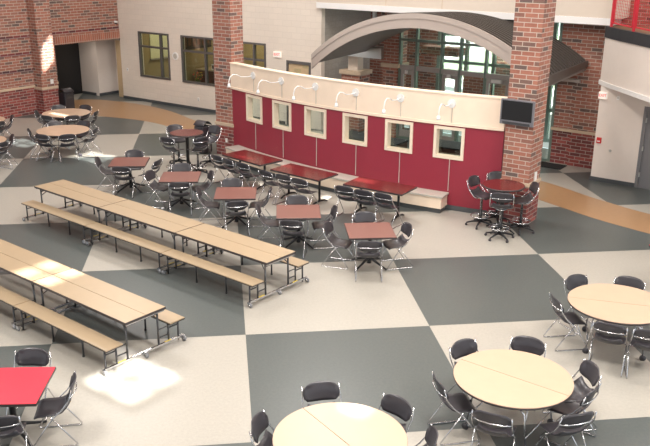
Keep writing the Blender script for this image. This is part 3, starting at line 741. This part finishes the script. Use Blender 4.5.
def make_stool():
    r = empty('bar_stool', (0, 0, 0)); tag(r, 'x', 'bar stool')
    dz = .28
    shell_parts(r, dz)
    for s in (-1, 1):
        mb = MB(); x = s * .245
        mb.tube([(s * .235, -.27, .80 + dz), (x, -.235, .66 + dz), (x, -.16, .54 + dz), (x, -.05, .44 + dz), (s * .2, .0, .41 + dz), (0, .0, .405 + dz)], .0115, 6); mb.build('side_frame', M['chrome'], r)
    mb = MB(); mb.lathe([(0, .40 + dz), (.12, .40 + dz), (.12, .385 + dz), (.03, .36 + dz), (.028, .3), (.02, .3), (.0, .3)], (0, 0, 0), 14); mb.build('seat_plate', M['chrome'], r)
    mb = MB(); mb.tube([(-.24, -.245, .69 + dz), (0, -.30, .69 + dz), (.24, -.245, .69 + dz)], .009, 6); mb.build('back_rail', M['chrome'], r)
    mb = MB(); mb.tube([(0, 0, .08), (0, 0, .40)], .03, 10).tube([(0, 0, .40), (0, 0, .70)], .018, 10); mb.build('post', M['blackmetal'], r)
    mb = MB(); mb.tube([(.22 * math.cos(t * PI / 10), .22 * math.sin(t * PI / 10), .24) for t in range(20)], .011, 6, closed=True)
    for k in range(4): a = k * PI / 2; mb.tube([(0, 0, .27), (.22 * math.cos(a), .22 * math.sin(a), .24)], .008, 5)
    mb.build('foot_ring', M['chrome'], r)
    for k in range(5):
        a = k * 2 * PI / 5 + .3; c, s_ = math.cos(a), math.sin(a)
        mb = MB(); mb.use(M['blackmetal']).tube([(0.02 * c, .02 * s_, .12), (.15 * c, .15 * s_, .105), (.31 * c, .31 * s_, .065)], [.03, .024, .016], 8)
        mb.use(M['black']).tube([(.31 * c - .02 * s_, .31 * s_ + .02 * c, .028), (.31 * c + .02 * s_, .31 * s_ - .02 * c, .028)], .028, 10); mb.build('star_leg', None, r)
    return Proto(r)
def make_square_table(mtop, w=.914):
    r = empty('square_table', (0, 0, 0)); tag(r, 'x', 'table')
    h = w / 2
    mb = MB(); mb.box(-h, h, -h, h, .72, .745); bevel(mb.build('tabletop', mtop, r), .004, 1)
    mb = MB(); mb.box(-h + .002, h - .002, -h + .002, h - .002, .705, .7195).box(-h - .003, h + .003, -h - .003, -h, .706, .742).box(-h - .003, h + .003, h, h + .003, .706, .742).box(-h - .003, -h, -h, h, .706, .742).box(h, h + .003, -h, h, .706, .742); mb.build('edge_band', M['edge'], r)
    mb = MB(); mb.lathe([(.0, .70), (.16, .70), (.16, .69), (.045, .66), (.04, .1), (.05, .06), (0, .06)], (0, 0, 0), 14); mb.build('pedestal', M['blackmetal'], r)
    for k in range(4):
        a = k * PI / 2 + PI / 4; c, s = math.cos(a), math.sin(a)
        mb = MB(); mb.tube([(.02 * c, .02 * s, .17), (.12 * c, .12 * s, .14), (.25 * c, .25 * s, .085), (.40 * c, .40 * s, .03), (.43 * c, .43 * s, .02)], [.03, .028, .022, .018, .018], 8); mb.build('base_foot', M['blackmetal'], r)
    return Proto(r)
def make_rect_table():
    r = empty('rectangular_table', (0, 0, 0)); tag(r, 'x', 'table')
    L_, W_ = .77, .385
    mb = MB(); mb.box(-L_, L_, -W_, W_, .72, .745); bevel(mb.build('tabletop', M['deepred_lam'], r), .004, 1)
    mb = MB(); mb.box(-L_ + .002, L_ - .002, -W_ + .002, W_ - .002, .70, .7195); mb.box(-L_ - .003, L_ + .003, -W_ - .003, -W_, .704, .742).box(-L_ - .003, -L_, -W_, W_, .704, .742).box(L_, L_ + .003, -W_, W_, .704, .742).box(-L_ - .003, L_ + .003, W_, W_ + .003, .704, .742); mb.build('edge_band', M['edge'], r)
    for s in (-1, 1):
        x = s * .5
        mb = MB(); mb.tube([(x, 0, .70), (x, 0, .07)], .03, 10); mb.tube([(x, -.3, .02), (x, -.2, .06), (x, 0, .09), (x, .2, .06), (x, .3, .02)], [.018, .024, .03, .024, .018], 8); mb.bar((x, -.28, .69), (x, .28, .69), .05, .02); mb.build('leg', M['blackmetal'], r)
    return Proto(r)
def make_round_table():
    r = empty('round_table', (0, 0, 0)); tag(r, 'x', 'table')
    R_ = .762
    for s in (-1, 1):
        pts = [(R_ * math.cos(a), R_ * math.sin(a)) for a in [PI * k / 28 for k in range(29)]]
        pts = [(x, max(y, .004)) for x, y in pts]
        if s < 0: pts = [(x, -y) for x, y in pts][::-1]
        mb = MB(); mb.poly(pts, .722, .745); mb.build('tabletop_half', M['round_lam'], r)
    mb = MB(); mb.lathe([(0, .70), (R_ - .01, .705), (R_ + .003, .714), (R_ + .003, .738), (R_ - .001, .738), (R_ - .001, .7215), (0, .7215)], (0, 0, 0), 56); mb.build('edge_band', M['edge'], r)
    for sx in (-1, 1):
        for sy in (-1, 1):
            mb = MB(); mb.use(M['chrome']).tube([(sx * .12, sy * .35, .69), (sx * .36, sy * .38, .5), (sx * .42, sy * .4, .08)], .0115, 8)
            mb.tube([(sx * .30, sy * .10, .69), (sx * .39, sy * .39, .42)], .009, 6)
            mb.use(M['chrome']).tube([(sx * .42, sy * .4 - .015, .045), (sx * .42, sy * .4 + .015, .045)], .045, 12); mb.use(M['black']).tube([(sx * .42, sy * .4 - .02, .045), (sx * .42, sy * .4 - .016, .045)], .05, 12)
            mb.build('leg', None, r)
    mb = MB(); mb.tube([(-.41, -.4, .2), (-.41, .4, .2)], .011, 6).tube([(.41, -.4, .2), (.41, .4, .2)], .011, 6).bar((-.4, -.36, .69), (.4, -.36, .69), .03).bar((-.4, .36, .69), (.4, .36, .69), .03); mb.build('under_frame', M['chrome'], r)
    return Proto(r)
def make_bar_table():
    r = empty('bar_table', (0, 0, 0)); tag(r, 'x', 'table')
    R_ = .457
    mb = MB(); mb.lathe([(0, 1.05), (R_, 1.05), (R_, 1.07), (0, 1.07)], (0, 0, 0), 40, False); mb.build('tabletop', M['deepred_lam'], r)
    mb = MB(); mb.lathe([(0, 1.025), (R_ - .01, 1.025), (R_ + .004, 1.03), (R_ + .004, 1.066), (R_ + .001, 1.066), (R_ + .001, 1.0495), (0, 1.0495)], (0, 0, 0), 40); mb.build('edge_band', M['edge'], r)
    mb = MB(); mb.lathe([(.0, 1.024), (.14, 1.024), (.14, 1.01), (.05, .99), (.045, .1), (.06, .06), (0, .06)], (0, 0, 0), 14); mb.build('pedestal', M['blackmetal'], r)
    for k in range(4):
        a = k * PI / 2 + PI / 4; c, s = math.cos(a), math.sin(a)
        mb = MB(); mb.tube([(.02 * c, .02 * s, .15), (.14 * c, .14 * s, .12), (.34 * c, .34 * s, .03), (.37 * c, .37 * s, .02)], [.03, .026, .018, .018], 8); mb.build('base_foot', M['blackmetal'], r)
    return Proto(r)
def make_bench_table():
    """folding cafeteria table, 2.44 m long (local x), benches both sides"""
    r = empty('bench_table', (0, 0, 0)); tag(r, 'x', 'bench table')
    L_ = 1.215
    for s in (-1, 1):
        mb = MB(); y0, y1 = sorted((s * .004, s * .378)); mb.box(-L_, L_, y0, y1, .722, .742); mb.build('tabletop_half', M['tan_lam'], r)
    mb = MB(); mb.box(-L_ + .002, L_ - .002, -.376, .376, .70, .7215).box(-L_ - .004, L_ + .004, -.383, -.379, .70, .740).box(-L_ - .004, L_ + .004, .379, .383, .70, .740).box(-L_ - .004, -L_ - .001, -.379, .379, .70, .740).box(L_ + .001, L_ + .004, -.379, .379, .70, .740)
    mb.build('edge_band', M['edge'], r)
    for s in (-1, 1):
        y = s * .60
        mb = MB(); mb.box(-L_, L_, y - .148, y + .148, .414, .43); b_ = mb.build('bench_seat', M['tan_lam'], r)
        mb = MB(); mb.box(-L_ - .003, L_ + .003, y - .151, y + .151, .398, .4135); mb.build('bench_edge', M['edge'], b_)
        for x in (-.40, .40):
            mb = MB(); mb.tube([(x, y, .40), (x, y, .02)], .016, 8).tube([(x, y, .02), (x, y, .0)], .022, 8); mb.tube([(x, y, .36), (x + .0, y * .75, .40)], .008, 5); mb.build('bench_leg', M['gunmetal'], r)
    for e in (-1, 1):
        x = e * 1.10
        for s in (-1, 1):
            mb = MB(); mb.tube([(x, s * .30, .70), (x, s * .30, .075)], .017, 8); mb.tube([(x, s * .30, .52), (x - e * .22, s * .22, .70)], .010, 6); mb.build('table_leg', M['gunmetal'], r)
            for q in (.50, .70):
                mb = MB(); mb.tube([(x, s * q, .40), (x, s * q, .02 if q > .6 else .07)], .016, 8); mb.build('bench_end_leg', M['gunmetal'], r)
        mb = MB()
        for s in (-1, 1): mb.tube([(x, s * .50, .30), (x, s * .70, .30)], .012, 6).tube([(x, s * .30, .20), (x, s * .50, .20)], .012, 6).tube([(x, s * .30, .34), (x, s * .5, .34)], .010, 6)
        mb.tube([(x, -.30, .62), (x, .30, .62)], .012, 6); mb.build('end_brace', M['gunmetal'], r)
        mb = MB(); mb.use(M['chrome']).bar((x + e * .03, -.78, .085), (x + e * .03, .78, .085), .028, .035).bar((x + e * .09, -.36, .69), (x + e * .09, .36, .69), .03, .03)
        mb.use(M['sticker']).bar((x + e * .03, -.50, .104), (x + e * .03, -.36, .104), .029, .004).bar((x + e * .03, .40, .104), (x + e * .03, .52, .104), .029, .004); mb.build('floor_rail', None, r)
        for y in (-.76, .0, .76):
            mb = MB(); mb.use(M['rubber']).tube([(x + e * .065, y - .014, .045), (x + e * .065, y + .014, .045)], .045, 14); mb.use(M['chrome']).bar((x + e * .05, y, .05), (x + e * .05, y, .10), .036, .034).tube([(x + e * .065, y - .018, .045), (x + e * .065, y + .018, .045)], .018, 8); mb.build('caster', None, r)
    return Proto(r)

chair, stool = make_chair(), make_stool()
sq, sq2 = make_square_table(M['brickred_lam']), make_square_table(M['hotred_lam'])
rect, rnd, bar, bench = make_rect_table(), make_round_table(), make_bar_table(), make_bench_table()

def face(o_, tgt): return math.atan2(tgt[1] - o_[1], tgt[0] - o_[0]) - PI / 2
def ring(c, lst, tabledesc, group, kmax=.0):
    """lst: (back distance, bearing from table centre, description, optional twist)"""
    for it in lst:
        d, ang, desc = it[:3]; tw = it[3] if len(it) > 3 else 0
        a = D2R(ang); bx, by = c[0] + d * math.cos(a), c[1] + d * math.sin(a)
        f = a + PI + D2R(tw)
        x, y = bx + .25 * math.cos(f), by + .25 * math.sin(f)
        chair.put((x, y, 0), f - PI / 2, desc + ' ' + tabledesc, group)

# round tables
RT = dict(A=(2.45, 9.41), Cc=(4.61, 11.78), D=(.19, 7.99), E=(-7.84, 23.99), F=(-8.53, 26.62), G=(-10.85, 25.3), H=(-9.78, 22.5))
def rt(k, rz, label): rnd.put((*RT[k], 0), D2R(rz), label, 'round tables with maple tops')
rt('A', -38, 'whole round maple table at lower right with seven black chairs')
rt('Cc', -16, 'round maple table cut off at the right, four black chairs around')
rt('D', -55, 'nearest round maple table, sunlit spot on its far rim')
rt('E', 20, 'round maple table at far left with sun patch on the floor beside')
rt('F', 20, 'rearmost round maple table near the left brick pier, sunlit stripe on top')
rt('G', 20, 'farther of two round maple tables cut off at far left')
rt('H', 20, 'closer of two round maple tables cut off at far left')
g = 'black shell chairs'
ring(RT['A'], [(.97, 122, 'black chair at the far left side of'), (1.02, 66, 'black chair directly behind'), (1.08, 9, 'uppermost black chair right of'), (.98, -24, 'middle of three black chairs right of', -16), (1.12, -60, 'black chair at the lower right of', -12), (1.08, -115, 'black chair with back turned, in front of'), (1.0, -168, 'black chair facing right at the left of')], 'the whole round table at lower right', 'chairs around the whole round table at lower right')
ring(RT['Cc'], [(.97, 115, 'black chair at the back left of'), (.94, 60, 'black chair behind'), (.97, 179, 'black chair facing right at the left of', 8), (1.0, -115, 'black chair with back turned, in front of'), (1.12, -85, 'partly cut off black chair front right of', -20), (1.0, -20, 'black chair hidden at the right of')][:5], 'the round table on the right edge', 'chairs around the round table on the right edge')
ring(RT['D'], [(1.08, 102, 'black chair standing behind'), (1.0, 45, 'black chair at the back right of'), (.98, 165, 'black chair at the left of'), (1.04, -1, 'black chair just showing at the right of')], 'the round table on the bottom edge', 'chairs around the round table on the bottom edge')
ring(RT['E'], [(.95, -162, 'black chair in profile left of'), (1.0, -108, 'black chair front left of'), (1.0, -66, 'black chair front right of'), (1.0, -6, 'black chair in profile right of'), (1.0, 122, 'black chair behind on the left of'), (1.0, 68, 'black chair behind on the right of')], 'the front far left round table', 'chairs around the front far left round table')
ring(RT['F'], [(.95, -172, 'black chair in profile left of'), (.95, -112, 'black chair front left of'), (.95, -62, 'black chair front right of'), (1.0, -6, 'black chair in profile right of'), (1.0, 122, 'black chair behind on the left of'), (1.0, 68, 'black chair behind on the right of')], 'the rear far left round table', 'chairs around the rear far left round table')
ring(RT['G'], [(.95, 25, 'black chair with glinting back right of'), (.98, -35, 'black chair front right of')], 'the upper round table on the left edge', 'chairs at the upper left edge table')
ring(RT['H'], [(.92, 28, 'black chair right of'), (1.0, -30, 'black chair front right of')], 'the lower round table on the left edge', 'chairs at the lower left edge table')

# five square cafe tables in a diagonal row
SQ = [(-5.02, 20.32, 4), (-3.48, 18.94, 3), (-2.01, 17.62, 3), (-.56, 16.31, 3), (.88, 15.15, 5)]
ordn = ['leftmost', 'second from left', 'middle', 'fourth from left', 'rightmost']
for i, (x, y, a) in enumerate(SQ):
    sq.put((x, y, 0), D2R(a), '%s square brick-red cafe table in the diagonal row of five' % ordn[i], 'square cafe tables in the diagonal row')
    tw = [(0, 6, -8, 0), (4, -5, 8, 0), (0, 5, -6, 4), (-4, 8, 5, 0), (3, -8, 8, 3)][i]
    dist = [(.88, .82, .76, .78), (.9, .78, .74, .76), (.88, .84, .76, .86), (.84, .86, .76, .82), (.86, .84, .76, .84)][i]
    an = [(94, 178, -10, -92), (98, 170, 12, -82), (102, 179, 6, -82), (94, 173, 3, -98), (95, 170, 9, -93)][i]
    ring((x, y), [(dist[0], an[0], 'black chair behind', tw[0]), (dist[1], an[1], 'black chair on the left side of', tw[1]), (dist[2], an[2], 'black chair on the right side of', tw[2]), (dist[3], an[3], 'black chair with back turned, in front of', tw[3])],
         'the %s square cafe table' % ordn[i], 'chairs around the square cafe tables')
S6 = (-3.96, 9.1)
sq2.put((*S6, 0), D2R(3), 'bright red square table at lower left, near the front bench tables', 'bright red square tables')
ring(S6, [(.78, 88, 'grey black chair behind', 0), (.78, 2, 'black chair with chrome legs right of', 8), (.85, -78, 'black chair in front of, cut by the frame, at', 0)], 'the bright red table', 'chairs around the bright red table')
sq2.put((6.5, 13.95, 0), D2R(-6), 'red square table barely entering at the right, beyond the round table', 'bright red square tables')

# tables along the red wall
WT = [(-1.93, 20.9, 'left'), (-.53, 19.5, 'middle'), (1.27, 18.33, 'right')]
for i, (x, y, nm) in enumerate(WT):
    rad = math.atan2(y - CW.y, x - CW.x); rz = rad + PI / 2
    rect.put((x, y, 0), rz, '%s one of three long dark red tables by the red wall bench' % nm, 'long dark red tables by the red wall')
    out_ = Vector((math.cos(rad), math.sin(rad), 0)); tg = Vector((-math.sin(rad), math.cos(rad), 0))
    for j, t in enumerate((-.52, 0, .52)):
        q = Vector((x, y, 0)) + out_ * (.50 + .03 * ((j + i) % 2)) + tg * (t * (1 if True else 1) - .02)
        w_ = ['left', 'middle', 'right'][j]
        chair.put(q, rad + PI / 2 + D2R([4, -3, 5][(i + j) % 3]), '%s black chair of three at the %s long dark red table' % (w_, nm), 'chairs at the long dark red tables')

# bar tables and stools
def barset(c, lst, nm, rz):
    bar.put((*c, 0), D2R(rz), 'round dark red bar height table %s' % nm, 'round dark red bar tables')
    for (x, y, tw, d) in lst:
        stool.put((x, y, 0), face((x, y), c) + D2R(tw), 'black bar stool %s' % d, 'black bar stools')
barset((3.92, 17.32), [(3.53, 17.66, 0, 'left of the bar table beside the screen column'), (3.96, 17.98, 0, 'behind the bar table beside the screen column'), (3.80, 16.82, 0, 'in front of the bar table beside the screen column'), (4.36, 17.30, 6, 'right of the bar table beside the screen column')], 'beside the brick column with the screen', 0)
barset((-3.86, 22.33), [(-4.22, 22.92, 0, 'back left of the bar table left of the red wall'), (-4.15, 21.78, 0, 'front left of the bar table left of the red wall'), (-3.50, 21.82, 0, 'front right of the bar table left of the red wall'), (-3.32, 22.85, 10, 'back right of the bar table left of the red wall')], 'left of the red wall by the brick column', 10)

# bench tables
d1 = Vector((-.76 + 6.43, 13.64 - 18.33, 0)); Lt = d1.length; d1.normalize(); a1_ = math.atan2(d1.y, d1.x)
for i in range(3):
    p = Vector((-.766, 13.64, 0)) - d1 * (Lt / 3 * (2.5 - i) - .0)
    bench.put(p, a1_, '%s section of the rear row of folding bench tables' % ['leftmost', 'middle', 'rightmost'][i], 'folding bench tables, rear row')
d2 = Vector((-2.68 + 4.53, 11.203 - 12.707, 0)); d2.normalize(); a2_ = math.atan2(d2.y, d2.x)
for i in range(2):
    p = Vector((-2.68, 11.203, 0)) - d2 * (1.22 + 2.45 * i)
    bench.put(p, a2_, ['sunlit right section of the front row of folding bench tables', 'section of the front row of folding bench tables cut by the left edge'][i], 'folding bench tables, front row')

# trash bins
def trash(loc, rz, label, w=.5, h=.95):
    r = empty('trash_bin', loc, rz); tag(r, label, 'trash bin')
    mb = MB(); mb.box(-w / 2, w / 2, -w / 2, w / 2, .02, h - .16); bevel(mb.build('bin_body', M['black'], r), .03, 3)
    mb = MB(); mb.shell(lambda u, v: ((u - .5) * w * 1.04, (v - .5) * w * 1.04, h - .155 + .15 * math.cos((v - .5) * PI * .9)), 6, 8, .02)
    mb.build('domed_lid', M['black'], r)
    mb = MB(); mb.box(-w / 2 + .07, w / 2 - .07, -w / 2 - .012, -w / 2 + .0, h - .36, h - .22); mb.build('flap', M['gunmetal'], r)
trash((-3.72, 24.36, 0), NA, 'black bin standing left of the brick column by the bar stools', .38, 1.0)
trash((-9.88, 31.0, 0), D2R(54), 'black bin beside the left brick pier at the mouth of the dark recess', .42, .82)

# ================================================================== CEILING AND LIGHT
sun_h = Vector((-.78, 1.10, -1.0))
ZC = 9.5
def to_ne(p): d = p - K; return d.dot(N), d.dot(E)
patches = [((-2.79, 10.56), 0, 1.05, .95), ((-4.64, 12.8), .74, 1.0, .8), ((-6.87, 23.65), 0, 1.25, .9), ((-9.6, 25.4), 0, 1.2, .7), ((-8.6, 26.25), .74, 1.0, .22),
           ((-2.05, 20.81), .74, .65, .12), ((-1.0, 20.0), .74, .5, .16), ((.86, 18.75), .74, .8, .3), ((.41, 8.62), .74, .35, .35)]
holes = []  # unseen ceiling openings, sized and placed to throw the sun patches
for (x, y), z, a, b_ in patches:
    t = (ZC - z); h = Vector((x, y, 0)) - Vector((sun_h.x, sun_h.y, 0)) * t
    n_, e_ = to_ne(h); holes.append((n_ - a / 2, n_ + a / 2, e_ - b_ / 2, e_ + b_ / 2))
# pier patch: an unseen skylight slanted to shape the sunlight there
quad = []
for e_, z_ in ((-4.03, 2.43), (-3.50, 2.9), (-3.50, 1.97), (-4.05, 1.53)):
    t = ZC - z_; quad.append(to_ne(P(.45, e_) - Vector((sun_h.x, sun_h.y, 0)) * t))
bx = (min(q[0] for q in quad) - .1, max(q[0] for q in quad) + .1, min(q[1] for q in quad) - .1, max(q[1] for q in quad) + .1)
holes.append(bx)
ns = sorted({-3.6, 40, *[h[0] for h in holes], *[h[1] for h in holes]}); es = sorted({-62, 3.4, *[h[2] for h in holes], *[h[3] for h in holes]})
mb = MB()
for a, b_ in zip(es, es[1:]):
    row = [h for h in holes if h[2] < (a + b_) / 2 < h[3]]
    xs = sorted({-3.6, 40, *[h[0] for h in row], *[h[1] for h in row]})
    for c_, d_ in zip(xs, xs[1:]):
        if any(h[0] < (c_ + d_) / 2 < h[1] for h in row): continue
        mb.nbox(c_, d_, a, b_, ZC, ZC + .05)
for h in holes[:4]:
    mb.nbox((h[0] + h[1]) / 2 - .035, (h[0] + h[1]) / 2 + .035, h[2], h[3], ZC, ZC + .05); mb.nbox(h[0], h[1], (h[2] + h[3]) / 2 - .035, (h[2] + h[3]) / 2 + .035, ZC, ZC + .05)
ov = [mb.bm.verts.new(P(n, e, ZC)) for n, e in ((bx[0], bx[2]), (bx[1], bx[2]), (bx[1], bx[3]), (bx[0], bx[3]))]
iv = [mb.bm.verts.new(P(n, e, ZC)) for n, e in quad]
ed = [mb.bm.edges.new((l[i], l[(i + 1) % 4])) for l in (ov, iv) for i in range(4)]
bmesh.ops.triangle_fill(mb.bm, use_beauty=True, edges=ed)
struct(mb.build('ceiling', M['plaster']), 'ceiling with unseen skylights shaped to throw the sun patches')

def area(name, loc, size, power, col=(1, .955, .91), rot=(0, 0, 0), sy=None):
    l = bpy.data.lights.new(name, 'AREA'); l.energy = power; l.color = col; l.size = size
    l.shape = 'RECTANGLE'; l.size_y = sy or size
    o = bpy.data.objects.new(name, l); COL.objects.link(o); o.location = loc; o.rotation_euler = rot; return o
for x, y, pw in ((-6, 8, 700), (2, 6, 900), (9, 8, 560), (-9, 17, 380), (0, 14, 560), (8, 14, 260), (-7, 26, 470), (0, 22, 520), (4, 18, 230)):
    area('overhead_fill', (x, y, 9.3), 2.2, pw)  # added soft fill from above, no fixtures seen there
area('entry_light', P(14, 2.0, 4.2), 1.5, 35)
area('office_light', P(1.8, 1.8, 3.1), 1.2, 40, (1, .85, .5))
area('office_light', P(4.5, 1.8, 3.1), 1.2, 26, (1, .85, .5))
area('office_light', P(7.1, 1.8, 3.1), 1.2, 40, (1, .85, .5))
area('recess_light', P(-.9, -1.2, 2.35), .4, 10, (1, .9, .8))
area('balcony_light', P(22, 1.2, 7.5), 1.5, 120)
sl = bpy.data.lights.new('sun', 'SUN'); sl.energy = 24; sl.angle = .012; sl.color = (1, .98, .93)
so = bpy.data.objects.new('sun', sl); COL.objects.link(so); so.rotation_euler = sun_h.to_track_quat('-Z', 'Y').to_euler(); so.location = (20, -20, 30)
w = bpy.data.worlds.new('World'); S.world = w; w.use_nodes = True
bg = w.node_tree.nodes['Background']; bg.inputs['Color'].default_value = (.86, .93, 1, 1); bg.inputs['Strength'].default_value = 1.7

# ================================================================== CAMERA
Fp, pit, rol, H = 818.58, math.radians(18.734), math.radians(.457), 6.02
f = Vector((0, math.cos(pit), -math.sin(pit))); u0 = Vector((0, math.sin(pit), math.cos(pit))); r0 = Vector((1, 0, 0))
right = r0 * math.cos(rol) + u0 * math.sin(rol); upv = u0 * math.cos(rol) - r0 * math.sin(rol)
cam = bpy.data.cameras.new('camera'); cam.sensor_width = 36; cam.lens = Fp / 650 * 36; cam.clip_end = 300
co = bpy.data.objects.new('camera', cam); COL.objects.link(co)
Mx = Matrix((right, upv, -f)).transposed().to_4x4(); Mx.translation = (0, 0, H); co.matrix_world = Mx
S.camera = co
S.view_settings.view_transform = 'Standard'; S.view_settings.look = 'None'; S.view_settings.gamma = 1; S.view_settings.use_curve_mapping = False
S.view_settings.exposure = .0
S.cycles.use_denoising = True
S.cycles.use_light_tree = False
S.cycles.max_bounces = 6; S.cycles.transparent_max_bounces = 12
